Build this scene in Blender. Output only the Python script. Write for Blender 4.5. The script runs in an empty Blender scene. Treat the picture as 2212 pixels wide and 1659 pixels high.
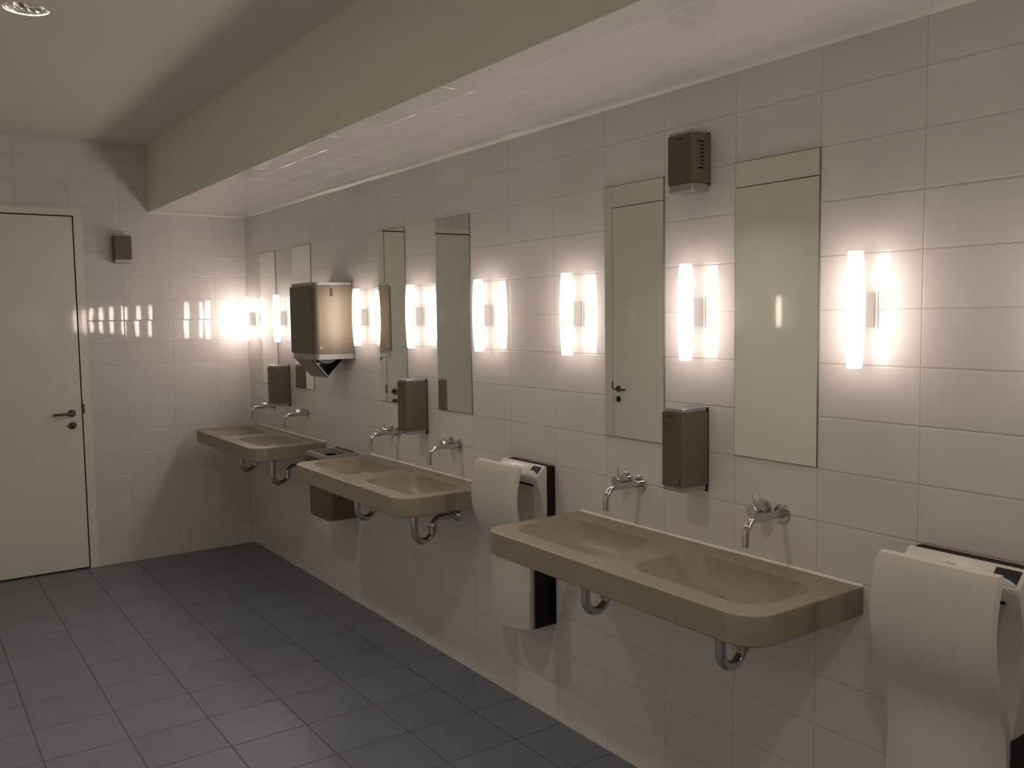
import bpy, bmesh, math, random
from mathutils import Vector, Matrix
random.seed(7)
PI = math.pi
SC = bpy.context.scene
COL = SC.collection

# ------------------------------------------------------------------ camera, world, exposure
cam_d = bpy.data.cameras.new('camera'); cam = bpy.data.objects.new('camera', cam_d); COL.objects.link(cam)
cam_d.sensor_fit = 'HORIZONTAL'; cam_d.sensor_width = 36.0
cam_d.lens = 1923.63 / 2212 * 36.0
cam_d.clip_start = 0.02
YAW, PIT, ROL = 0.60909, -0.07683, -0.01422
_f = Vector((math.sin(YAW)*math.cos(PIT), math.cos(YAW)*math.cos(PIT), math.sin(PIT)))
_r = Vector((math.cos(YAW), -math.sin(YAW), 0)); _u = _r.cross(_f)
_r2 = math.cos(ROL)*_r + math.sin(ROL)*_u; _u2 = -math.sin(ROL)*_r + math.cos(ROL)*_u
_m = Matrix((_r2, _u2, -_f)).transposed().to_4x4(); _m.translation = (-2.11594, -2.44033, 1.62556)
cam.matrix_world = _m
SC.camera = cam
SC.view_settings.view_transform = 'Standard'; SC.view_settings.look = 'None'
SC.view_settings.gamma = 1.0; SC.view_settings.use_curve_mapping = False
SC.view_settings.exposure = 1.42
DOWN = 1.75                      # watts of each recessed downlight
LAMP_BACK = 0.11                 # share of tube emission kept on the wall side, cut to tame the glow
LAMP = 7.4                      # radiance of the wall lamps' glass tubes
LAMP_COL = (1.0, 0.845, 0.752)
w = bpy.data.worlds.new('room_dark'); SC.world = w; w.use_nodes = True
w.node_tree.nodes['Background'].inputs[0].default_value = (0.0, 0.0, 0.0, 1)
w.node_tree.nodes['Background'].inputs[1].default_value = 0.0

# ------------------------------------------------------------------ room measures (metres)
YF, YN, XL = 3.906, -4.3, -2.5            # far wall, near wall, left wall; right wall is x = 0
ZC, ZS, XS = 2.782, 2.349, -0.646         # ceiling, underside and face of the bulkhead
TW, TH = 0.30, 0.148                      # wall tile

# ------------------------------------------------------------------ materials
def new_mat(name):
    m = bpy.data.materials.new(name); m.use_nodes = True
    nt = m.node_tree; b = nt.nodes['Principled BSDF']
    return m, nt, b
def simple(name, col, rough=0.5, metal=0.0, noise=0.0, nscale=60.0, bump=0.0, coat=0.0, aniso=None, spec=None):
    m, nt, b = new_mat(name)
    b.inputs['Roughness'].default_value = rough; b.inputs['Metallic'].default_value = metal
    if coat: b.inputs['Coat Weight'].default_value = coat; b.inputs['Coat Roughness'].default_value = 0.05
    if spec is not None: b.inputs['Specular IOR Level'].default_value = spec
    tc = nt.nodes.new('ShaderNodeTexCoord'); n = nt.nodes.new('ShaderNodeTexNoise')
    n.inputs['Scale'].default_value = nscale; n.inputs['Detail'].default_value = 4
    nt.links.new(tc.outputs['Object'], n.inputs['Vector'])
    r = nt.nodes.new('ShaderNodeMapRange')
    r.inputs['To Min'].default_value = 1 - noise; r.inputs['To Max'].default_value = 1 + noise
    nt.links.new(n.outputs['Fac'], r.inputs['Value'])
    mx = nt.nodes.new('ShaderNodeVectorMath'); mx.operation = 'SCALE'
    mx.inputs[0].default_value = col; nt.links.new(r.outputs['Result'], mx.inputs['Scale'])
    nt.links.new(mx.outputs['Vector'], b.inputs['Base Color'])
    if bump:
        bp = nt.nodes.new('ShaderNodeBump'); bp.inputs['Distance'].default_value = bump; bp.inputs['Strength'].default_value = 1.0
        nt.links.new(n.outputs['Fac'], bp.inputs['Height']); nt.links.new(bp.outputs['Normal'], b.inputs['Normal'])
    return m
def tile_mat(name, ua, u0, du, va, v0, dv, col, grout, rough=0.025, tilt=0.004, joint=0.0013, pillow=0.004, depth=0.0006, vary=0.02, wav=0.0, mottle=0.0):
    m, nt, b = new_mat(name); L = nt.links
    def N(t, **k):
        n = nt.nodes.new(t)
        for a, v in k.items(): setattr(n, a, v)
        return n
    def M(op, a, c=None):
        n = N('ShaderNodeMath', operation=op)
        for i, v in enumerate((a, c)):
            if v is None: continue
            if isinstance(v, (int, float)): n.inputs[i].default_value = v
            else: L.new(v, n.inputs[i])
        return n.outputs[0]
    geo = N('ShaderNodeNewGeometry'); sep = N('ShaderNodeSeparateXYZ'); L.new(geo.outputs['Position'], sep.inputs[0])
    def cell(ax, o, d):
        t = M('DIVIDE', M('SUBTRACT', sep.outputs['XYZ'.index(ax)], o), d)
        fl = M('FLOOR', t); fr = M('SUBTRACT', t, fl)
        return fl, M('MULTIPLY', M('MINIMUM', fr, M('SUBTRACT', 1.0, fr)), d)
    fu, eu = cell(ua, u0, du); fv, ev = cell(va, v0, dv)
    e = M('MINIMUM', eu, ev)
    def smooth(v, a, c, lo, hi):
        n = N('ShaderNodeMapRange', interpolation_type='SMOOTHSTEP')
        for i, x in zip(('From Min', 'From Max', 'To Min', 'To Max'), (a, c, lo, hi)): n.inputs[i].default_value = x
        L.new(v, n.inputs['Value']); return n.outputs['Result']
    body = smooth(e, joint*0.6, joint*1.4, 0, 1)
    h = smooth(e, 0.0, pillow, 0, 1)
    cv = N('ShaderNodeCombineXYZ'); L.new(fu, cv.inputs[0]); L.new(fv, cv.inputs[1])
    wn = N('ShaderNodeTexWhiteNoise', noise_dimensions='2D'); L.new(cv.outputs[0], wn.inputs['Vector'])
    sub = N('ShaderNodeVectorMath', operation='SUBTRACT'); L.new(wn.outputs['Color'], sub.inputs[0]); sub.inputs[1].default_value = (.5, .5, .5)
    scl = N('ShaderNodeVectorMath', operation='SCALE'); L.new(sub.outputs[0], scl.inputs[0]); scl.inputs['Scale'].default_value = tilt
    add = N('ShaderNodeVectorMath', operation='ADD'); L.new(geo.outputs['Normal'], add.inputs[0]); L.new(scl.outputs[0], add.inputs[1])
    nor = N('ShaderNodeVectorMath', operation='NORMALIZE'); L.new(add.outputs[0], nor.inputs[0])
    bp = N('ShaderNodeBump'); bp.inputs['Distance'].default_value = depth; L.new(h, bp.inputs['Height']); L.new(nor.outputs[0], bp.inputs['Normal'])
    last = bp.outputs['Normal']
    if wav:
        nz = N('ShaderNodeTexNoise'); nz.inputs['Scale'].default_value = 14; nz.inputs['Detail'].default_value = 1
        L.new(geo.outputs['Position'], nz.inputs['Vector'])
        b2 = N('ShaderNodeBump'); b2.inputs['Distance'].default_value = wav; L.new(nz.outputs['Fac'], b2.inputs['Height']); L.new(last, b2.inputs['Normal'])
        last = b2.outputs['Normal']
    L.new(last, b.inputs['Normal'])
    v = smooth(wn.outputs['Value'], 0, 1, 1 - vary, 1 + vary)
    if mottle:
        n2 = N('ShaderNodeTexNoise'); n2.inputs['Scale'].default_value = 9; n2.inputs['Detail'].default_value = 5
        L.new(geo.outputs['Position'], n2.inputs['Vector'])
        v = M('MULTIPLY', v, smooth(n2.outputs['Fac'], .3, .7, 1 - mottle, 1 + mottle))
    tc = N('ShaderNodeVectorMath', operation='SCALE'); tc.inputs[0].default_value = col; L.new(v, tc.inputs['Scale'])
    mx = N('ShaderNodeMix', data_type='RGBA'); L.new(body, mx.inputs[0])
    mx.inputs[6].default_value = (*grout, 1); L.new(tc.outputs[0], mx.inputs[7]); L.new(mx.outputs[2], b.inputs['Base Color'])
    rr = smooth(body, 0, 1, 0.6, rough); L.new(rr, b.inputs['Roughness'])
    return m

TILE = (0.80, 0.77, 0.75); GROUT = (0.58, 0.55, 0.52)
M_WALL = tile_mat('glazed_tile_right_wall', 'Y', 0.0, TW, 'Z', 0.0, TH, TILE, GROUT, wav=0.00005)
M_FAR = tile_mat('glazed_tile_far_wall', 'X', -0.222, 0.3025, 'Z', 0.0, TH, TILE, GROUT, wav=0.00005)
M_NEAR = tile_mat('glazed_tile_near_wall', 'X', 0.0, TW, 'Z', 0.0, TH, TILE, GROUT)
M_SOFFIT = tile_mat('glazed_tile_soffit', 'Y', 0.04, TW, 'X', -0.081, TH, TILE, (0.79, 0.76, 0.74), tilt=0.006, wav=0.00005)
M_FLOOR = tile_mat('slate_blue_floor_tile', 'X', -1.733, 0.3015, 'Y', 2.0835, 0.3009, (0.175, 0.197, 0.245), (0.085, 0.082, 0.08),
                   rough=0.42, tilt=0.0, joint=0.0026, pillow=0.005, depth=0.0008, vary=0.04, mottle=0.05)
M_CEIL = simple('matt_ceiling_paint', (0.80, 0.77, 0.71), 0.85, noise=0.015, nscale=8)
M_GREEN = simple('grey_green_satin_paint', (0.82, 0.84, 0.73), 0.5, noise=0.01, nscale=8)
M_LAM = simple('cream_laminate', (0.90, 0.895, 0.80), 0.045, noise=0.01, nscale=5)
M_GAP = simple('dark_gap', (0.02, 0.015, 0.01), 0.8)
M_MIRROR = simple('mirror_glass', (0.86, 0.89, 0.85), 0.0, 1.0)
M_MEDGE = simple('mirror_edge', (0.12, 0.13, 0.10), 0.4)
M_CHROME = simple('chrome', (0.58, 0.575, 0.57), 0.10, 1.0)
M_ALU = simple('brushed_aluminium', (0.40, 0.40, 0.41), 0.42, 0.65, noise=0.02, nscale=200)
M_BRONZE = simple('bronze_lacquer', (0.158, 0.131, 0.091), 0.48, 0.25, noise=0.03, nscale=300)
M_BLACK = simple('black_plastic', (0.008, 0.008, 0.010), 0.55, spec=0.3)
M_SLOT = simple('slot_dark', (0.006, 0.005, 0.004), 0.9, spec=0.1)
M_WHITE = simple('white_moulded_plastic', (0.66, 0.64, 0.58), 0.32, noise=0.01)
M_GREYW = simple('grey_white_plastic', (0.58, 0.57, 0.56), 0.35)
M_LABEL = simple('pale_label', (0.50, 0.55, 0.62), 0.3)
M_MARK = simple('engraved_mark', (0.055, 0.042, 0.03), 0.6)
M_GMARK = simple('grey_engraved_mark', (0.36, 0.34, 0.31), 0.6)
M_BASIN = simple('beige_mineral_cast', (0.285, 0.250, 0.185), 0.42, noise=0.10, nscale=380, bump=0.00006)
M_SEAL = simple('white_silicone', (0.90, 0.87, 0.82), 0.3)
M_BIN = simple('grey_bin_rim', (0.30, 0.29, 0.28), 0.4)
M_BRKT = simple('satin_lamp_bracket', (0.80, 0.80, 0.79), 0.35)
M_PAPER = simple('white_paper', (0.74, 0.72, 0.72), 0.9)
M_HANDLE = simple('satin_steel', (0.17, 0.15, 0.115), 0.25, 1.0)
def lamp_mat():
    m, nt, b = new_mat('lit_opal_glass')
    b.inputs['Base Color'].default_value = (0.8, 0.8, 0.8, 1); b.inputs['Roughness'].default_value = 0.3
    tc = nt.nodes.new('ShaderNodeTexCoord'); sx = nt.nodes.new('ShaderNodeSeparateXYZ'); nt.links.new(tc.outputs['Object'], sx.inputs[0])
    ab = nt.nodes.new('ShaderNodeMath'); ab.operation = 'ABSOLUTE'; nt.links.new(sx.outputs[2], ab.inputs[0])
    mr = nt.nodes.new('ShaderNodeMapRange'); mr.inputs['From Min'].default_value = 0.10; mr.inputs['From Max'].default_value = 0.155
    mr.inputs['To Min'].default_value = LAMP; mr.inputs['To Max'].default_value = LAMP*0.6
    nt.links.new(ab.outputs[0], mr.inputs['Value'])
    # assumed dim strip facing the wall, added to soften the glow on the tiles
    dx = nt.nodes.new('ShaderNodeMath'); dx.operation = 'ADD'; dx.inputs[1].default_value = 0.058; nt.links.new(sx.outputs[0], dx.inputs[0])
    bk = nt.nodes.new('ShaderNodeMapRange'); bk.interpolation_type = 'SMOOTHSTEP'
    for k, v in (('From Min', 0.006), ('From Max', 0.020), ('To Min', 1.0), ('To Max', LAMP_BACK)): bk.inputs[k].default_value = v
    nt.links.new(dx.outputs[0], bk.inputs['Value'])
    mu = nt.nodes.new('ShaderNodeMath'); mu.operation = 'MULTIPLY'
    nt.links.new(mr.outputs['Result'], mu.inputs[0]); nt.links.new(bk.outputs['Result'], mu.inputs[1])
    b.inputs['Emission Color'].default_value = (*LAMP_COL, 1); nt.links.new(mu.outputs[0], b.inputs['Emission Strength'])
    return m
M_LAMP = lamp_mat()

# ------------------------------------------------------------------ mesh helpers
CRISP = {'basin_slab', 'cover', 'top_cap', 'bottom_tray', 'bottom_rim', 'back_plate', 'mounting_bracket', 'wall_plate', 'door_leaf', 'back_housing', 'rear_body', 'bin_body', 'strike_plate'}
class MB:
    def __init__(s): s.bm = bmesh.new()
    def _bev(s, verts, bev, seg, filt=None):
        vs = set(verts)
        es = [e for e in s.bm.edges if e.verts[0] in vs and e.verts[1] in vs]
        if filt: es = [e for e in es if filt(e)]
        bmesh.ops.bevel(s.bm, geom=es, offset=bev, segments=seg, profile=0.5, affect='EDGES')
    def box(s, x0, x1, y0, y1, z0, z1, bev=0, seg=2, filt=None):
        x0, x1 = sorted((x0, x1)); y0, y1 = sorted((y0, y1)); z0, z1 = sorted((z0, z1))
        v = [s.bm.verts.new(p) for p in ((x0,y0,z0),(x1,y0,z0),(x1,y1,z0),(x0,y1,z0),(x0,y0,z1),(x1,y0,z1),(x1,y1,z1),(x0,y1,z1))]
        for f in ((0,3,2,1),(4,5,6,7),(0,1,5,4),(1,2,6,5),(2,3,7,6),(3,0,4,7)): s.bm.faces.new([v[i] for i in f])
        if bev: s._bev(v, bev, seg, filt)
        return s
    def prism(s, pts, axis, a, b, bev=0, seg=2, filt=None):
        def P(p, t): return {'y': (p[0], t, p[1]), 'x': (t, p[0], p[1]), 'z': (p[0], p[1], t)}[axis]
        A = [s.bm.verts.new(P(p, a)) for p in pts]; B = [s.bm.verts.new(P(p, b)) for p in pts]
        n = len(pts); s.bm.faces.new(A); s.bm.faces.new(B[::-1])
        for i in range(n): s.bm.faces.new((A[i], B[i], B[(i+1) % n], A[(i+1) % n]))
        if bev: s._bev(A + B, bev, seg, filt)
        return s
    def shell(s, outer, inner, z0, z1, top=None, bottom=None):
        """open box wall between two plan outlines of equal length; optional closed top/bottom of given thickness"""
        n = len(outer)
        R = [[s.bm.verts.new((p[0], p[1], z)) for p in pts] for pts, z in ((outer, z0), (outer, z1), (inner, z1), (inner, z0))]
        for i in range(n):
            j = (i+1) % n
            for k in range(4): s.bm.faces.new((R[k][i], R[k][j], R[(k+1) % 4][j], R[(k+1) % 4][i]))
        if top: s.prism(inner, 'z', z1-top, z1)
        if bottom: s.prism(inner, 'z', z0, z0+bottom)
        return s
    def tube(s, path, r, n=16, caps=True):
        path = [Vector(p) for p in path]; k = len(path); rs = r if isinstance(r, (list, tuple)) else [r]*k
        t = (path[1]-path[0]).normalized()
        a = t.orthogonal().normalized(); rings = []
        for i in range(k):
            tn = (path[min(i+1, k-1)] - path[max(i-1, 0)]).normalized()
            a = (a - tn*a.dot(tn)).normalized(); b = tn.cross(a)
            rings.append([s.bm.verts.new(path[i] + rs[i]*(a*math.cos(2*PI*j/n) + b*math.sin(2*PI*j/n))) for j in range(n)])
        for i in range(k-1):
            for j in range(n): s.bm.faces.new((rings[i][j], rings[i][(j+1) % n], rings[i+1][(j+1) % n], rings[i+1][j]))
        if caps: s.bm.faces.new(rings[0][::-1]); s.bm.faces.new(rings[-1])
        return s
    def cyl(s, p0, p1, r, n=28): return s.tube([p0, p1], r, n)
    def build(s, name, mat, parent=None, angle=38, flat=False):
        bmesh.ops.recalc_face_normals(s.bm, faces=s.bm.faces)
        me = bpy.data.meshes.new(name); s.bm.to_mesh(me); s.bm.free()
        if not flat:
            for p in me.polygons: p.use_smooth = True
            me.set_sharp_from_angle(angle=math.radians(angle))
            if name in CRISP:            # keep the large flat faces flat beside their bevels
                for p in me.polygons:
                    if max(abs(c) for c in p.normal) > 0.9995: p.use_smooth = False
        for m in (mat if isinstance(mat, (list, tuple)) else [mat]): me.materials.append(m)
        o = bpy.data.objects.new(name, me); COL.objects.link(o)
        if parent: o.parent = parent
        return o
def thing(name, label, cat, loc, rz=0.0, group=None):
    o = bpy.data.objects.new(name, None); COL.objects.link(o); o.empty_display_size = 0.05
    o.location = loc; o.rotation_euler = (0, 0, rz); o['label'] = label; o['category'] = cat
    if group: o['group'] = group
    return o
def copy_thing(src, loc, label, rz=0.0):
    def cp(o, par):
        c = o.copy(); COL.objects.link(c)
        if par: c.parent = par
        for ch in [x for x in KIDS.get(o.name, [])]: cp(ch, c)
        return c
    r = cp(src, None); r.location = loc; r.rotation_euler = (0, 0, rz); r['label'] = label
    return r
KIDS = {}
def register(root):
    for o in [root] + list(root.children_recursive): KIDS[o.name] = list(o.children)
def struct(o, label=None, cat=None):
    o['kind'] = 'structure'
    if label: o['label'] = label
    if cat: o['category'] = cat
    return o
def arc(cx, cy, r, a0, a1, n):
    return [(cx + r*math.cos(a0+(a1-a0)*i/n), cy + r*math.sin(a0+(a1-a0)*i/n)) for i in range(n+1)]

# ------------------------------------------------------------------ the room
floor = MB().box(XL-0.3, 0.1, YN-0.1, YF+0.3, -0.1, 0).build('floor', M_FLOOR)
struct(floor, 'slate blue square floor tiles', 'floor')
struct(MB().box(0, 0.1, YN-0.1, YF+0.1, 0, ZC+0.1).build('wall_right', M_WALL), 'long white glazed tile wall behind the washbasins', 'wall')
DX0, DX1, DZ = -2.030, -1.055, 2.345       # far-wall door opening
b = MB(); b.box(DX1, 0.0, YF, YF+0.1, 0, ZC+0.1); b.box(XL-0.1, DX0-0.05, YF, YF+0.1, 0, ZC+0.1); b.box(DX0-0.05, DX1, YF, YF+0.1, DZ, ZC+0.1)
struct(b.build('wall_far', M_FAR), 'white glazed tile end wall with the door', 'wall')
struct(MB().box(XL-0.1, 0, YN-0.1, YN, 0, ZC+0.1).build('wall_near', M_NEAR), 'white glazed tile wall at the near end of the room', 'wall')

# left wall: cream cubicle fronts, real gaps between the panels
LD = [(1.87, 2.79), (0.86, 1.78)]; LZ = 2.437
b = MB(); g = 0.002
def panel(y0, y1, z0, z1): b.box(XL-0.03, XL, y0+g, y1-g, z0+g, z1-g)
for y0, y1 in ((2.79, YF+.002), (1.78, 1.87), (-0.15, 0.86), (-1.16, -0.15), (-2.17, -1.16), (-3.18, -2.17), (YN-.002, -3.18)): panel(y0, y1, -g, ZC+g)
for y0, y1 in LD: panel(y0, y1, LZ, ZC+g)
wl = struct(b.build('wall_left', M_LAM), 'cream laminate cubicle fronts opposite the mirrors', 'wall')
bk = MB().box(XL-0.12, XL-0.045, YN-.1, YF+.1, 0, ZC+.1).build('cubicle_darkness', M_GAP, wl)

# ceiling with a real hole for the downlight
DL = (-1.633, 1.352); DR = 0.079
def plate_with_holes(bm, outer, holes, z):
    es = []; rings = []
    for pts in [outer] + holes:
        vs = [bm.verts.new((p[0], p[1], z)) for p in pts]; rings.append(vs)
        es += [bm.edges.new((vs[i], vs[(i+1) % len(vs)])) for i in range(len(vs))]
    bmesh.ops.triangle_fill(bm, use_beauty=True, use_dissolve=False, edges=es, normal=(0, 0, 1))
    return rings
b = MB()
rg = plate_with_holes(b.bm, [(XL-.1, YN-.1), (XS+0.02, YN-.1), (XS+0.02, YF+.1), (XL-.1, YF+.1)],
                      [[(DL[0]+DR*math.cos(2*PI*i/48), yy+DR*math.sin(2*PI*i/48)) for i in range(48)] for yy in (DL[1], DL[1]-1.8, DL[1]-3.6)], ZC)
for hole in rg[1:]:
  up = [b.bm.verts.new((v.co.x, v.co.y, ZC+.03)) for v in hole]
  for i in range(48): b.bm.faces.new((hole[i], hole[(i+1) % 48], up[(i+1) % 48], up[i]))
struct(b.build('ceiling', M_CEIL), 'plain matt ceiling', 'ceiling')

# bulkhead: painted face, tiled underside
b = MB(); b.box(XS, 0, YN, YF, ZS, ZC+0.02)
bul = b.build('trim_1', [M_GREEN, M_SOFFIT]); struct(bul, 'lowered bulkhead above the washbasins, green grey face and tiled underside', 'bulkhead')
for p in bul.data.polygons: p.material_index = 1 if p.normal.z < -0.5 else 0
struct(MB().prism([(0, ZS), (-0.009, ZS), (0, ZS-0.009)], 'y', YN, YF).build('trim_2', M_SEAL), 'white sealant line where the bulkhead meets the tiled wall', 'sealant')
struct(MB().prism([(0, YF), (-0.006, YF), (0, YF-0.006)], 'z', 0, ZS).build('trim_3', M_SEAL), 'white sealant line in the far corner', 'sealant')
struct(MB().prism([(YF, ZS), (YF-0.007, ZS), (YF, ZS-0.007)], 'x', XS, 0).build('trim_4', M_SEAL), 'sealant line where the bulkhead meets the far wall', 'sealant')

def door_furniture(root, hx, hz, sgn):
    """lever and turn on a leaf whose face is local y=0, looking to -y; lever points towards sgn*x"""
    ro = MB().cyl((hx, 0, hz), (hx, -0.008, hz), 0.024).build('lever_rosette', M_HANDLE, root)
    p = [(hx, -0.006, hz), (hx, -0.035, hz)] + [(hx + sgn*(0.012-0.012*math.cos(t)), -0.035-0.012*math.sin(t), hz) for t in (.4, .8, 1.2, PI/2)] + [(hx+sgn*0.115, -0.047, hz)]
    MB().tube(p, 0.0085, 14).build('lever_handle', M_HANDLE, root)
    lk = MB().cyl((hx, 0, hz-0.079), (hx, -0.008, hz-0.079), 0.024)
    lk.box(hx-0.005, hx+0.005, -0.026, -0.006, hz-0.079-0.014, hz-0.079+0.014, 0.003)
    lk.build('lock_turn', M_HANDLE, root)

# far door
d = thing('door_1', 'cream flush door in the far tiled wall', 'door', (0, YF, 0)); d['kind'] = 'structure'
GP = 0.008
MB().box(DX0+GP, -1.105-GP, 0.0, 0.04, 0.010, 2.304-GP, 0.0015, 1).build('door_leaf', M_LAM, d)
f = MB(); f.box(-1.105, DX1, -0.002, 0.06, 0, DZ); f.box(DX0-0.05, DX0, -0.002, 0.06, 0, DZ); f.box(DX0, -1.105, -0.002, 0.06, 2.304, DZ)
f.build('door_frame', M_LAM, d)
MB().box(DX0-0.04, DX1-0.01, 0.045, 0.058, 0.0, 2.33).build('rebate_shadow_gap', M_GAP, d)
door_furniture(d, -1.172, 1.033, -1)
MB().box(-1.1055, -1.094, -0.0045, 0.002, 1.028, 1.090, 0.001, 1).build('strike_plate', M_HANDLE, d)
# cubicle doors in the left wall (seen in the mirrors)
for i, (y0, y1) in enumerate(LD):
    d = thing('door_%d' % (i+2), ('cream cubicle door with lever handle, reflected in a mirror', 'plain cream cubicle door, reflected in the rightmost mirror')[i], 'door', (XL, y1, 0), PI/2); d['kind'] = 'structure'
    wd = y1 - y0                                                     # local x runs to +y of the room, so the leaf lies at x<0
    MB().box(-wd+0.004, -0.004, 0.0, 0.03, 0.008, LZ-0.004, 0.001, 1).build('door_leaf', M_LAM, d)
    door_furniture(d, -0.067, 1.048, -1)
    MB().box(0.0005, 0.012, -0.004, 0.002, 1.042, 1.104, 0.001, 1).build('strike_plate', M_HANDLE, d)

# ------------------------------------------------------------------ downlight
t = thing('downlight', 'round recessed downlight with faceted reflector in the ceiling', 'ceiling light', (DL[0], DL[1], ZC), group='recessed ceiling downlights')
b = MB(); n = 48
prof = [(0.077, 0.004), (0.077, -0.003), (0.080, -0.005), (0.094, -0.004), (0.097, 0.0), (0.094, 0.004)]
R = [[b.bm.verts.new((r*math.cos(2*PI*i/n), r*math.sin(2*PI*i/n), z)) for i in range(n)] for r, z in prof]
for k in range(len(prof)):
    for i in range(n): b.bm.faces.new((R[k][i], R[k][(i+1) % n], R[(k+1) % len(prof)][(i+1) % n], R[(k+1) % len(prof)][i]))
b.build('trim_ring', M_CEIL, t)
b = MB(); n = 20; rings = []
for k in range(7):
    a = k/6*PI/2; r = 0.0775*math.cos(a*0.92); z = 0.002 + 0.085*math.sin(a)
    rings.append([b.bm.verts.new((r*(1+random.uniform(-.05, .05)*(k > 0))*math.cos(2*PI*(i+.5*k)/n), r*math.sin(2*PI*(i+.5*k)/n), z)) for i in range(n)])
for k in range(6):
    for i in range(n): b.bm.faces.new((rings[k][i], rings[k][(i+1) % n], rings[k+1][(i+1) % n], rings[k+1][i]))
b.bm.faces.new(rings[-1])
b.build('faceted_reflector', simple('bright_reflector', (0.90, 0.89, 0.88), 0.12, 1.0), t, flat=True)
b = MB(); b.tube([(-0.008, 0, 0.078), (-0.008, 0, 0.03)], 0.012, 14); b.build('lamp_holder', M_BLACK, t)
b = MB(); b.tube([(0.012, -.028, 0.030), (0.012, 0.030, 0.034)], 0.009, 14); b.build('unlit_lamp', M_GREYW, t)
ld = bpy.data.lights.new('downlight_beam', 'AREA'); ld.shape = 'DISK'; ld.size = 0.11; ld.energy = DOWN; ld.color = LAMP_COL; ld.spread = math.radians(112)
lo = bpy.data.objects.new('downlight_beam', ld); COL.objects.link(lo); lo.parent = t; lo.location = (0, 0, 0.022)
register(t)
for y, lab in ((DL[1]-1.8, 'round recessed downlight above the left of the picture, just out of frame'), (DL[1]-3.6, 'round recessed downlight over the camera, out of frame')):
    copy_thing(t, (DL[0], y, ZC), lab)

# ------------------------------------------------------------------ wall lamps
t = thing('wall_lamp', '', 'wall lamp', (0, 0, 1.627), group='tube wall lamps along the tiled wall')
b = MB(); zs = [-.151, -.1505, -.148] + [-.148 + .296*i/20 for i in range(1, 20)] + [.148, .1505, .151]
def trad(z): return 0.0188 + 0.0068*(1-(abs(z)/.151)**2.2)
rr = [trad(z)*(0.90 if abs(z) > .1508 else 0.97 if abs(z) > .149 else 1) for z in zs]
b.tube([(-0.058, 0, z) for z in zs], rr, 32); b.build('glass_tube', M_LAMP, t)
b = MB(); b.box(-0.056, -0.003, -0.0215, 0.0215, -0.046, 0.046, 0.002, 2); b.build('mounting_bracket', M_BRKT, t)
b = MB(); b.box(-0.003, 0.0, -0.030, 0.030, -0.049, 0.049, 0.0008, 1); b.build('wall_plate', M_BRKT, t)
register(t)
LAMPS = [(-0.45, 'lit tube wall lamp between the two mirrors over the nearest washbasin, under the air freshener'),
 (-1.05, 'lit tube wall lamp right of the rightmost mirror, largest lamp in the picture'),
 (0.15, 'lit tube wall lamp left of the mirrors over the nearest washbasin'),
 (0.75, 'lit tube wall lamp right of the mirrors over the middle washbasin'),
 (1.35, 'lit tube wall lamp between the two mirrors over the middle washbasin'),
 (1.95, 'lit tube wall lamp close by the lit right side of the paper towel dispenser'),
 (2.55, 'lit tube wall lamp hidden behind the paper towel dispenser'),
 (3.15, 'lit tube wall lamp between the two mirrors over the farthest washbasin'),
 (3.75, 'lit tube wall lamp in the far corner beside the end wall'),
 (-1.65, 'lit tube wall lamp over the left end of the cut-off washbasin'),
 (-2.25, 'lit tube wall lamp over the middle of the cut-off washbasin'),
 (-2.85, 'lit tube wall lamp over the right end of the cut-off washbasin')]
for i, (y, lab) in enumerate(LAMPS):
    if i == 0: t.location = (0, y, 1.627); t['label'] = lab
    else: copy_thing(t, (0, y, 1.627), lab)

# ------------------------------------------------------------------ mirrors
t = thing('wall_mirror', '', 'mirror', (0, 0, 1.186), group='tall narrow mirrors set in the tiled wall')
MB().box(-0.0032, -0.0012, -0.1475, 0.1475, 0.003, 0.885).build('mirror_glass', M_MIRROR, t)
MB().box(-0.0022, 0.0, -0.1492, 0.1492, 0.0012, 0.8868).build('dark_edge', M_MEDGE, t)
register(t)
for i, (y, lab) in enumerate([(-0.75, 'tall frameless mirror right of the near soap dispenser, showing a plain cream panel'),
    (-0.15, 'tall frameless mirror left of the near soap dispenser, showing a door lever'),
    (1.05, 'tall frameless mirror right of the soap dispenser over the middle washbasin'),
    (1.65, 'tall frameless mirror just right of the paper towel dispenser, reflecting it'),
    (2.85, 'tall frameless mirror partly covered by the paper towel dispenser'),
    (3.45, 'tall frameless mirror nearest the far corner')]):
    if i == 0: t.location = (0, y, 1.186); t['label'] = lab
    else: copy_thing(t, (0, y, 1.186), lab)

# ------------------------------------------------------------------ washbasins
def rrect(cx, cy, hx, hy, r, n=8):
    p = []
    for sx, sy, a in ((1, 1, 0), (-1, 1, PI/2), (-1, -1, PI), (1, -1, 1.5*PI)):
        p += arc(cx + sx*(hx-r), cy + sy*(hy-r), r, a, a+PI/2, n)
    return p
BZ = 0.803; BT = 0.080                     # underside height, slab thickness
BOWLS = (0.30, -0.30); BCX, DRX = -0.238, -0.226
t = thing('washbasin', '', 'washbasin', (0, 0, BZ), group='double washbasins of beige cast mineral')
b = MB(); bm = b.bm
fr = 0.085; ft = -0.45
outl = [(0, -0.60)] + [(0, 0.60)] + arc(ft+fr, 0.60-fr, fr, PI/2, PI, 12) + arc(ft+fr, -0.60+fr, fr, PI, 1.5*PI, 12)
def inset(p, d):
    x, y = p
    return (x if x > -1e-6 else x + d*(1 if x < ft+fr-1e-6 else 0)*1.0, y)
cxm = [(-0.2, 0)]
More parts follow.
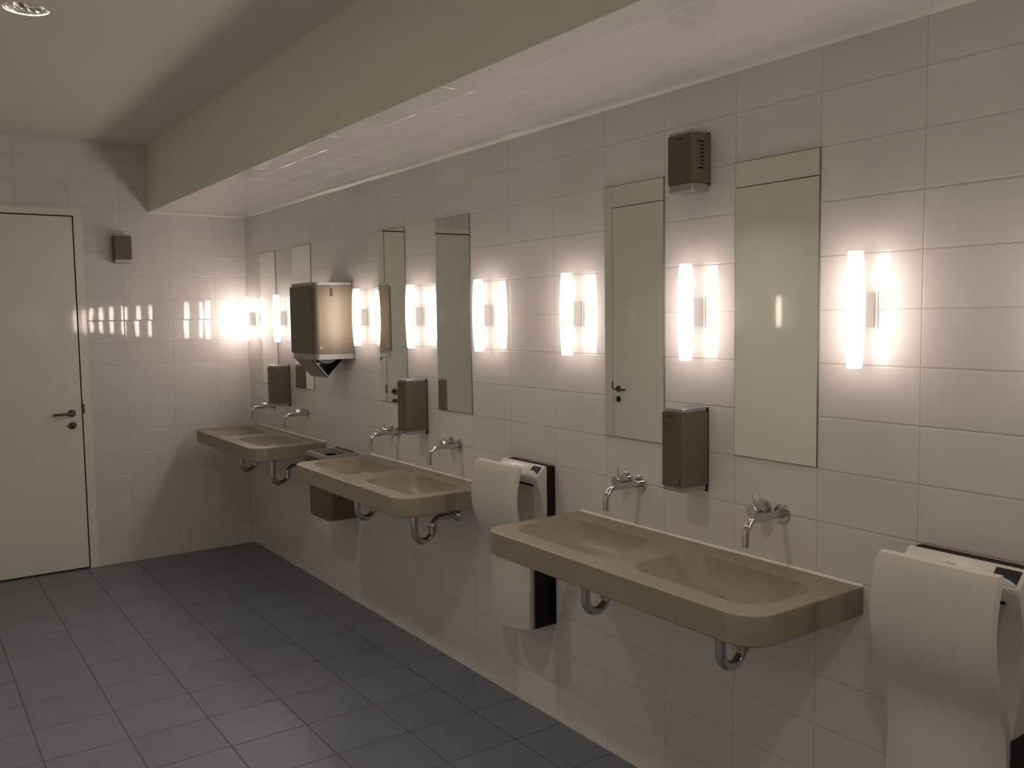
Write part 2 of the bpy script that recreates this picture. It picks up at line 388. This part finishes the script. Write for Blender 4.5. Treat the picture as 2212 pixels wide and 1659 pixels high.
def ins(d):
    q = []
    for x, y in outl:
        sy = 1 if y > 0 else -1
        if x > -1e-6: q.append((x, y - sy*d)); continue
        cx, cy = ft+fr, sy*(0.60-fr); dx, dy = x-cx, y-cy; l = math.hypot(dx, dy) or 1
        q.append((x - dx/l*d, y - dy/l*d))
    return q
bowls = [rrect(BCX, cy, 0.138, 0.243, 0.088, 9) for cy in BOWLS]
rings = plate_with_holes(bm, ins(0.004), [p[:] for p in bowls], BT)
loops = [rings[0]]
for dd, z in ((0.0012, BT-0.0012), (0.0, BT-0.004), (0.0, 0.004), (0.004, 0.0)):
    loops.append([bm.verts.new((p[0], p[1], z)) for p in ins(dd)])
for A, B in zip(loops, loops[1:]):
    for i in range(len(A)): bm.faces.new((A[i], A[(i+1) % len(A)], B[(i+1) % len(A)], B[i]))
bm.faces.new(loops[-1])
for cy, ring, pts in zip(BOWLS, rings[1:], bowls):
    prev = ring; K = 18; D = 0.070
    for k in range(1, K+1):
        s = k/K; tt = s**1.15
        row = []
        for x, y in pts:
            a = math.atan2(y-cy, x-DRX); ex, ey = DRX + 0.022*math.cos(a), cy + 0.022*math.sin(a)
            z = BT - D*(1-(1-tt)**3.8) - 0.003*min(1, k/1.5)
            row.append(bm.verts.new((x+(ex-x)*tt*0.999, y+(ey-y)*tt*0.999, z)))
        for i in range(len(row)): bm.faces.new((prev[i], prev[(i+1) % len(row)], row[(i+1) % len(row)], row[i]))
        prev = row
    bm.faces.new(prev)
b.build('basin_slab', M_BASIN, t, angle=30)
for cy in BOWLS:
    zb = BT - 0.073
    b = MB(); b.tube([(DRX, cy, zb-0.001), (DRX, cy, zb+0.003), (DRX, cy, zb+0.0045)], [0.024, 0.024, 0.020], 28)
    b.tube([(DRX, cy, zb+0.004), (DRX, cy, zb+0.008), (DRX, cy, zb+0.010)], [0.015, 0.015, 0.011], 24); b.build('drain_plug', M_CHROME, t)
MB().prism([(0, BT-0.001), (-0.0065, BT-0.001), (-0.005, BT+0.0025), (-0.002, BT+0.0055), (0, BT+0.0055)], 'y', -0.598, 0.598).build('sealant_strip', M_SEAL, t)
register(t)
for i, (y, lab) in enumerate([(-0.45, 'nearest complete double washbasin, beige, left of the largest hand dryer'),
    (1.35, 'middle double washbasin, beige, above the wall-hung waste bin'),
    (3.15, 'farthest double washbasin, beige, in the corner by the end wall'),
    (-2.25, 'beige washbasin cut off at the right edge of the picture, only its rounded corner showing')]):
    if i == 0: t.location = (0, y, BZ); t['label'] = lab
    else: copy_thing(t, (0, y, BZ), lab)

# ------------------------------------------------------------------ traps under the bowls
t = thing('drain_trap', '', 'drain pipe', (0, 0, 0), group='chrome traps under the washbasins')
xi, xo, zb, ru = -0.226, -0.132, 0.659, 0.047
path = [(xi, 0, BZ-0.001), (xi, 0, 0.72)] + [(xi+ru-ru*math.cos(a), 0, zb-ru*math.sin(a)) for a in [PI*i/14 for i in range(15)]] + [(xo, 0, zb+0.005)]
MB().tube(path, 0.0158, 20).build('u_bend', M_CHROME, t)
path = [(xo, 0, zb-0.002)] + [(xo+0.042-0.042*math.cos(a), 0, 0.668+0.042*math.sin(a)) for a in [PI/2*i/10 for i in range(11)]] + [(-0.012, 0, 0.71)]
MB().tube(path, 0.0142, 20).build('outlet_pipe', M_CHROME, t)
for x, z0, z1, nm in ((xo, zb-0.012, zb+0.014, 'outlet_nut'), (xi, 0.742, 0.758, 'inlet_nut')):
    b = MB(); b.tube([(x, 0, z0), (x, 0, z0+.002), (x, 0, z1-.006), (x, 0, z1-.004), (x, 0, z1)], [.0195, .0215, .0215, .024, .024], 24); b.build(nm, M_CHROME, t)
b = MB(); b.tube([(0, 0, .71), (-.004, 0, .71), (-.010, 0, .71), (-.016, 0, .71), (-.03, 0, .71)], [.033, .033, .027, .019, .0175], 28); b.build('wall_rosette', M_CHROME, t)
register(t)
TR = [(-0.75, 'chrome drain trap under the right bowl of the nearest washbasin'), (-0.15, 'chrome drain trap under the left bowl of the nearest washbasin'),
      (1.05, 'chrome drain trap under the right bowl of the middle washbasin, pipe to wall visible'), (1.65, 'chrome drain trap in front of the waste bin'),
      (2.85, 'chrome drain trap under the right bowl of the farthest washbasin'), (3.45, 'chrome drain trap under the left bowl of the farthest washbasin')]
for i, (y, lab) in enumerate(TR):
    if i == 0: t.location = (0, y, 0); t['label'] = lab
    else: copy_thing(t, (0, y, 0), lab)

# ------------------------------------------------------------------ taps
t = thing('wall_tap', '', 'tap', (0, 0, 1.036), group='chrome wall taps above the bowls')
sy, vy = -0.032, 0.034
path = [(-0.004, sy, 0), (-0.06, sy, 0), (-0.118, sy, 0)] + [(-0.118-0.042*math.sin(a), sy, -0.042+0.042*math.cos(a)) for a in [PI/2*i/10 for i in range(1, 11)]] + [(-0.160, sy, -0.068)]
MB().tube(path, 0.0104, 20).build('spout', M_CHROME, t)
b = MB(); b.tube([(-0.160, sy, -0.060), (-0.160, sy, -0.074)], 0.0102, 20); b.build('aerator', M_CHROME, t)
def rosette(y, z):
    b = MB(); b.tube([(0, y, z), (-.0045, y, z), (-.006, y, z)], [.0285, .0285, .027], 32); return b
b = rosette(sy, 0); b.tube([(-.005, sy, 0), (-.020, sy, 0), (-.0215, sy, 0)], [.0135, .0135, .012], 24); b.build('spout_rosette', M_CHROME, t)
b = rosette(vy, 0.004); b.build('valve_rosette', M_CHROME, t)
b = MB(); zv = 0.004
b.tube([(-.006, vy, zv), (-.016, vy, zv), (-.017, vy, zv), (-.018, vy, zv), (-.058, vy, zv), (-.060, vy, zv)], [.0195, .0195, .0175, .0195, .0195, .0185], 32); b.build('valve_body', M_CHROME, t)
MB().tube([(-.048, vy, zv+.018), (-.048, vy, zv+.046), (-.048, vy, zv+.047)], [.0042, .0042, .0034], 14).build('lever_pin', M_CHROME, t)
register(t)
for i, (y, lab) in enumerate([(-0.75, 'chrome wall tap over the right bowl of the nearest washbasin'), (-0.15, 'chrome wall tap over the left bowl of the nearest washbasin'),
    (1.05, 'chrome wall tap over the right bowl of the middle washbasin'), (1.65, 'chrome wall tap over the left bowl of the middle washbasin'),
    (2.85, 'chrome wall tap over the right bowl of the farthest washbasin'), (3.45, 'chrome wall tap over the left bowl of the farthest washbasin')]):
    if i == 0: t.location = (0, y, 1.036); t['label'] = lab
    else: copy_thing(t, (0, y, 1.036), lab)

# ------------------------------------------------------------------ soap dispensers
def bevel_vertical(e):
    d = e.verts[0].co - e.verts[1].co
    return abs(d.z) > 0.02 and (e.verts[0].co.x + e.verts[1].co.x)/2 < -0.02
t = thing('soap_dispenser', '', 'soap dispenser', (0, 0, 1.064), group='bronze soap dispensers over the washbasins')
MB().box(-0.118, -0.0055, -0.0465, 0.0465, 0.016, 0.250, 0.007, 3, bevel_vertical).build('cover', M_BRONZE, t)
MB().box(-0.113, -0.006, -0.0425, 0.0425, 0.250, 0.264, 0.003, 2).build('top_cap', M_ALU, t)
MB().box(-0.113, -0.006, -0.0425, 0.0425, 0.0, 0.016, 0.002, 2).build('bottom_tray', M_ALU, t)
b = MB(); b.box(-0.0055, 0.0, -0.045, 0.045, 0.012, 0.262); b.box(-0.010, -0.002, -0.0455, -0.038, -0.006, 0.014, 0.001, 1); b.build('back_plate', M_BLACK, t)
b = MB()
for k in range(6): b.box(-0.1186, -0.1178, 0.022-k*0.0042-0.0034, 0.022-k*0.0042, 0.236, 0.236+(.006, .0045, .0055, .0045, .006, .0045)[k])
b.build('embossed_name', M_MARK, t)
b = MB()
for k in range(4): b.box(-0.1186, -0.1178, -0.034-(.003, .0045, .003, .0045)[k], -0.034+.0015, 0.026+k*0.0048, 0.0288+k*0.0048)
b.build('embossed_symbol', M_SLOT, t)
register(t)
for i, (y, lab) in enumerate([(-0.449, 'bronze soap dispenser over the nearest washbasin'), (1.351, 'bronze soap dispenser over the middle washbasin'), (3.151, 'bronze soap dispenser over the farthest washbasin')]):
    if i == 0: t.location = (0, y, 1.064); t['label'] = lab
    else: copy_thing(t, (0, y, 1.064), lab)

# ------------------------------------------------------------------ air fresheners
t = thing('air_freshener', 'bronze slotted air freshener high between the two nearest mirrors', 'air freshener', (0, -0.446, 2.0), group='bronze air freshener boxes')
MB().box(-0.082, -0.004, -0.054, 0.054, 0.026, 0.174, 0.008, 3, bevel_vertical).build('cover', M_BRONZE, t)
MB().box(-0.077, -0.003, -0.049, 0.049, 0.174, 0.185, 0.003, 2).build('top_cap', M_ALU, t)
MB().box(-0.077, -0.003, -0.049, 0.049, 0.0, 0.026, 0.003, 2).build('bottom_tray', M_ALU, t)
MB().box(-0.004, 0.0, -0.052, 0.052, 0.02, 0.180).build('back_plate', M_BLACK, t)
for s in (-1, 1):
    for k in range(8):
        MB().box(-0.058 + (0.012 if 0 < k < 7 else 0), -0.030, s*0.0538, s*0.0546, 0.068+k*0.0115, 0.0715+k*0.0115).build('vent_slot', M_SLOT, t)
b = MB()
for k in range(6): b.box(-0.0826, -0.0818, 0.012-k*0.0045-0.0036, 0.012-k*0.0045, 0.158, 0.158+(.006, .0045, .0055, .0045, .006, .0045)[k])
b.build('embossed_name', M_MARK, t)
register(t)
copy_thing(t, (-0.829, YF, 2.004), 'bronze slotted air freshener on the far wall beside the door', PI/2)

# ------------------------------------------------------------------ paper towel dispenser
t = thing('paper_towel_dispenser', 'large bronze paper towel dispenser with an open V-shaped chute', 'paper towel dispenser', (0, 2.28, 1.296))
def plan(x0, x1, hy, ch):       # plan outline with softened front corners
    return [(x1, -hy), (x1, hy)] + arc(x0+ch, hy-ch, ch, PI/2, PI, 6) + arc(x0+ch, -hy+ch, ch, PI, 1.5*PI, 6)
MB().shell(plan(-0.242, -0.014, 0.180, 0.030), plan(-0.239, -0.017, 0.177, 0.027), 0.136, 0.505, top=0.003).build('cover', M_BRONZE, t)
MB().prism(plan(-0.232, -0.012, 0.172, 0.025), 'z', 0.505, 0.524, 0.002, 1).build('top_cap', M_ALU, t)
MB().box(-0.012, 0.0, -0.186, 0.186, 0.102, 0.530, 0.002, 1).build('back_plate', M_ALU, t)
MB().shell(plan(-0.233, -0.012, 0.173, 0.026), plan(-0.229, -0.016, 0.169, 0.022), 0.104, 0.137).build('bottom_rim', M_ALU, t)
b = MB(); y0, y1 = -0.085, 0.150
b.prism([(-0.229, 0.108), (-0.134, 0.0), (-0.131, 0.003), (-0.225, 0.110)], 'y', y0, y1)
for ye in (y0, y1-0.002):
    b.prism([(-0.229, 0.108), (-0.134, 0.0), (-0.130, 0.0), (-0.128, 0.012), (-0.212, 0.108)], 'y', ye, ye+0.002)
b.prism([(-0.1335, -0.001), (-0.030, 0.1025), (-0.031, 0.1045), (-0.1345, 0.001)], 'y', y0, y1)
b.build('chute', M_ALU, t)
b = MB(); b.prism([(-0.134, 0.0025), (-0.034, 0.1035), (-0.036, 0.1045), (-0.1355, 0.005)], 'y', y0+.003, y1-.003)
b.prism([(-0.1375, 0.0075), (-0.1365, 0.0095), (-0.2195, 0.1065), (-0.2215, 0.1055)], 'y', y0+.003, y1-.003)
b.box(-0.205, -0.03, y1-.006, y1-.003, 0.104, 0.135); b.build('chute_lining', M_SLOT, t)
b = MB()
for k in range(5): b.box(-0.145, -0.128, -0.1806, -0.1798, 0.449+k*0.0085, 0.4535+k*0.0085)
b.build('level_slots', M_SLOT, t)
b = MB(); b.tube([(-0.205, -0.1795, 0.170), (-0.205, -0.1825, 0.170)], 0.008, 20); b.build('lock', M_ALU, t)
b = MB(); b.box(-0.2065, -0.2035, -0.1828, -0.1822, 0.166, 0.174); b.build('lock_slot', M_SLOT, t)
b = MB()
pr = []
for r0, r1 in ((0.079, 0.02),):
    n = 40
    R = [[b.bm.verts.new((r*math.cos(2*PI*i/n), y, r*math.sin(2*PI*i/n))) for i in range(n)] for r, y in ((r0, -0.1), (r0, 0.1), (r1, 0.1), (r1, -0.1))]
    for k in range(4):
        for i in range(n): b.bm.faces.new((R[k][i], R[k][(i+1) % n], R[(k+1) % 4][(i+1) % n], R[(k+1) % 4][i]))
ro = b.build('paper_roll', M_PAPER); ro.location = (-0.122, 2.31, 1.452); ro['label'] = 'white paper roll showing in the chute of the towel dispenser'; ro['category'] = 'paper roll'

# ------------------------------------------------------------------ waste bin
t = thing('waste_bin', 'bronze wall-hung waste bin with grey rim between the middle and far washbasins', 'waste bin', (0, 2.245, 0.508))
MB().shell(plan(-0.188, -0.002, 0.148, 0.036), plan(-0.186, -0.004, 0.146, 0.034), 0.0, 0.344, bottom=0.003).build('bin_body', M_BRONZE, t)
b = MB()
ou = [(-0.002, -.152), (-0.002, .152), (-.198, .152), (-.198, -.152)]; ot = [(-0.004, -.143), (-0.004, .143), (-.189, .143), (-.189, -.143)]
it = [(-0.036, -.122), (-0.036, .122), (-.172, .122), (-.172, -.122)]; ib = [(-0.042, -.116), (-0.042, .116), (-.166, .116), (-.166, -.116)]
R = [[b.bm.verts.new((p[0], p[1], z)) for p in pts] for pts, z in ((ou, .340), (ou, .344), (ot, .362), (it, .362), (it, .354), (ib, .335))]
for k in range(5):
    for i in range(4): b.bm.faces.new((R[k][i], R[k][(i+1) % 4], R[k+1][(i+1) % 4], R[k+1][i]))
b.build('bin_rim', M_BIN, t)
MB().box(-0.016, -0.002, -0.085, 0.143, 0.362, 0.366, 0.001, 1).build('hinge_strip', M_BLACK, t)
MB().shell(plan(-0.184, -0.006, 0.144, 0.034), plan(-0.182, -0.008, 0.142, 0.032), 0.005, 0.339, bottom=0.002).build('black_liner', M_SLOT, t)

# ------------------------------------------------------------------ hand dryers
t = thing('hand_dryer', 'complete white hand dryer between the nearest and middle washbasins', 'hand dryer', (0, 0.45, 0.388), group='white jet hand dryers')
HY = 0.144
def Z(z): return z - 0.388
b = MB(); b.box(-0.040, 0, -HY, HY, Z(.405), Z(1.034), 0.006, 2, lambda e: abs(e.verts[0].co.x-e.verts[1].co.x) > .01)
b.box(-0.112, -0.001, -HY, HY, Z(.400), Z(.660))
for y in (-.10, .02, .11): b.box(-.10, -.08, y, y+.02, Z(.392), Z(.401))
b.build('back_housing', M_BLACK, t)
body = [(-.039, 1.030), (-.044, 1.037), (-.051, 1.036), (-.088, 1.002), (-.091, .994), (-.088, .982), (-.075, .950), (-.066, .905), (-.062, .85), (-.064, .80), (-.072, .74), (-.090, .69), (-.112, .655), (-.039, .655)]
MB().prism([(x, Z(z)) for x, z in body], 'y', -HY, HY, 0.004, 2, lambda e: abs(e.verts[0].co.y) > HY-1e-4 and abs(e.verts[0].co.y-e.verts[1].co.y) < 1e-4).build('rear_body', M_WHITE, t)
# S-shaped front panel
PF = [(.388, -.133), (.41, -.134), (.48, -.136), (.55, -.133), (.61, -.130), (.66, -.135), (.71, -.150), (.77, -.178), (.83, -.202), (.89, -.213), (.95, -.211), (1.0, -.201), (1.046, -.187)]
def catmull(z):
    for i in range(len(PF)-1):
        if PF[i][0] <= z <= PF[i+1][0]:
            p0, p1, p2, p3 = PF[max(i-1, 0)], PF[i], PF[i+1], PF[min(i+2, len(PF)-1)]
            u = (z-p1[0])/(p2[0]-p1[0]); h = p2[0]-p1[0]
            m1 = (p2[1]-p0[1])/(p2[0]-p0[0])*h; m2 = (p3[1]-p1[1])/(p3[0]-p1[0])*h
            return (2*u**3-3*u*u+1)*p1[1] + (u**3-2*u*u+u)*m1 + (-2*u**3+3*u*u)*p2[1] + (u**3-u*u)*m2
    return PF[-1][1]
b = MB(); NZ, NY = 44, 14
fr_, bk_ = [], []
for i in range(NZ+1):
    z = .388 + (1.046-.388)*i/NZ; A, B = [], []
    for j in range(NY+1):
        u = -1 + 2*j/NY; y = HY*u
        zz = z
        if i == 0: zz += 0.016*abs(u)**2
        bul_ = 0.016*max(0, min(1, (.72-z)/.12))*(1-u*u) + 0.004*(1-u*u)
        edge = 0.004*max(0, (abs(u)-.93)/.07)**2
        xf = catmull(z) - bul_ + edge + (0.004 if i == NZ else 0.001 if i == NZ-1 else 0)
        th = 0.030 if z > .70 else 0.030 + (0.70-z)*0
        xb = min(catmull(z)+th, -0.104) if z < .70 else catmull(z)+th
        yy = y*(1-0.02*(i == NZ)*(abs(u) > .9))
        A.append(b.bm.verts.new((xf, yy, Z(zz)))); B.append(b.bm.verts.new((xb, yy, Z(zz))))
    fr_.append(A); bk_.append(B)
for i in range(NZ):
    for j in range(NY):
        b.bm.faces.new((fr_[i][j], fr_[i][j+1], fr_[i+1][j+1], fr_[i+1][j])); b.bm.faces.new((bk_[i][j], bk_[i+1][j], bk_[i+1][j+1], bk_[i][j+1]))
    b.bm.faces.new((fr_[i][0], fr_[i+1][0], bk_[i+1][0], bk_[i][0])); b.bm.faces.new((fr_[i][NY], bk_[i][NY], bk_[i+1][NY], fr_[i+1][NY]))
for i in (0, NZ):
    for j in range(NY): b.bm.faces.new((fr_[i][j], bk_[i][j], bk_[i][j+1], fr_[i][j+1]))
b.build('front_panel', M_WHITE, t, angle=50)
# control field on the sloping top of the rear body
def onslope(s, n): # s 0..1 from top to bottom of the slope, n = lift
    x0, z0, x1, z1 = -.051, 1.036, -.088, 1.002
    l = math.hypot(x1-x0, z1-z0); nx, nz = -(z0-z1)/l, (x0-x1)/l
    return (x0+(x1-x0)*s + nx*n, z0+(z1-z0)*s + nz*n)
def slope_quad(poly, lift, name, mat):
    b = MB(); A, B = [], []
    for y, s in poly:
        x, z = onslope(s, lift); A.append(b.bm.verts.new((x, y, Z(z)))); x, z = onslope(s, -0.002); B.append(b.bm.verts.new((x, y, Z(z))))
    b.bm.faces.new(A); b.bm.faces.new(B[::-1])
    for i in range(len(A)): b.bm.faces.new((A[i], B[i], B[(i+1) % len(A)], A[(i+1) % len(A)]))
    return b.build(name, mat, t)
slope_quad([(-.134, .10), (-.076, .10), (-.076, .66), (-.134, .88)], .0008, 'display', M_BLACK)
slope_quad([(-.133, .96), (-.133, .84), (-.118, .68), (-.098, .58), (-.077, .60), (-.077, .90)], .0014, 'display_label', M_LABEL)
slope_quad([(-.122, .84), (-.100, .76), (-.100, .80), (-.122, .88)], .0018, 'label_mark', M_GMARK)
for s in (.42, .55): slope_quad([(.012, s), (.038, s), (.038, s+.05), (.012, s+.05)], .0008, 'engraved_line', M_GMARK)
MB().box(-.086, -.066, -.110, .110, Z(.958), Z(.964)).build('air_slit', M_SLOT, t)
register(t)
copy_thing(t, (0, -1.35, 0.388), 'largest white hand dryer, cut off by the right edge of the picture')
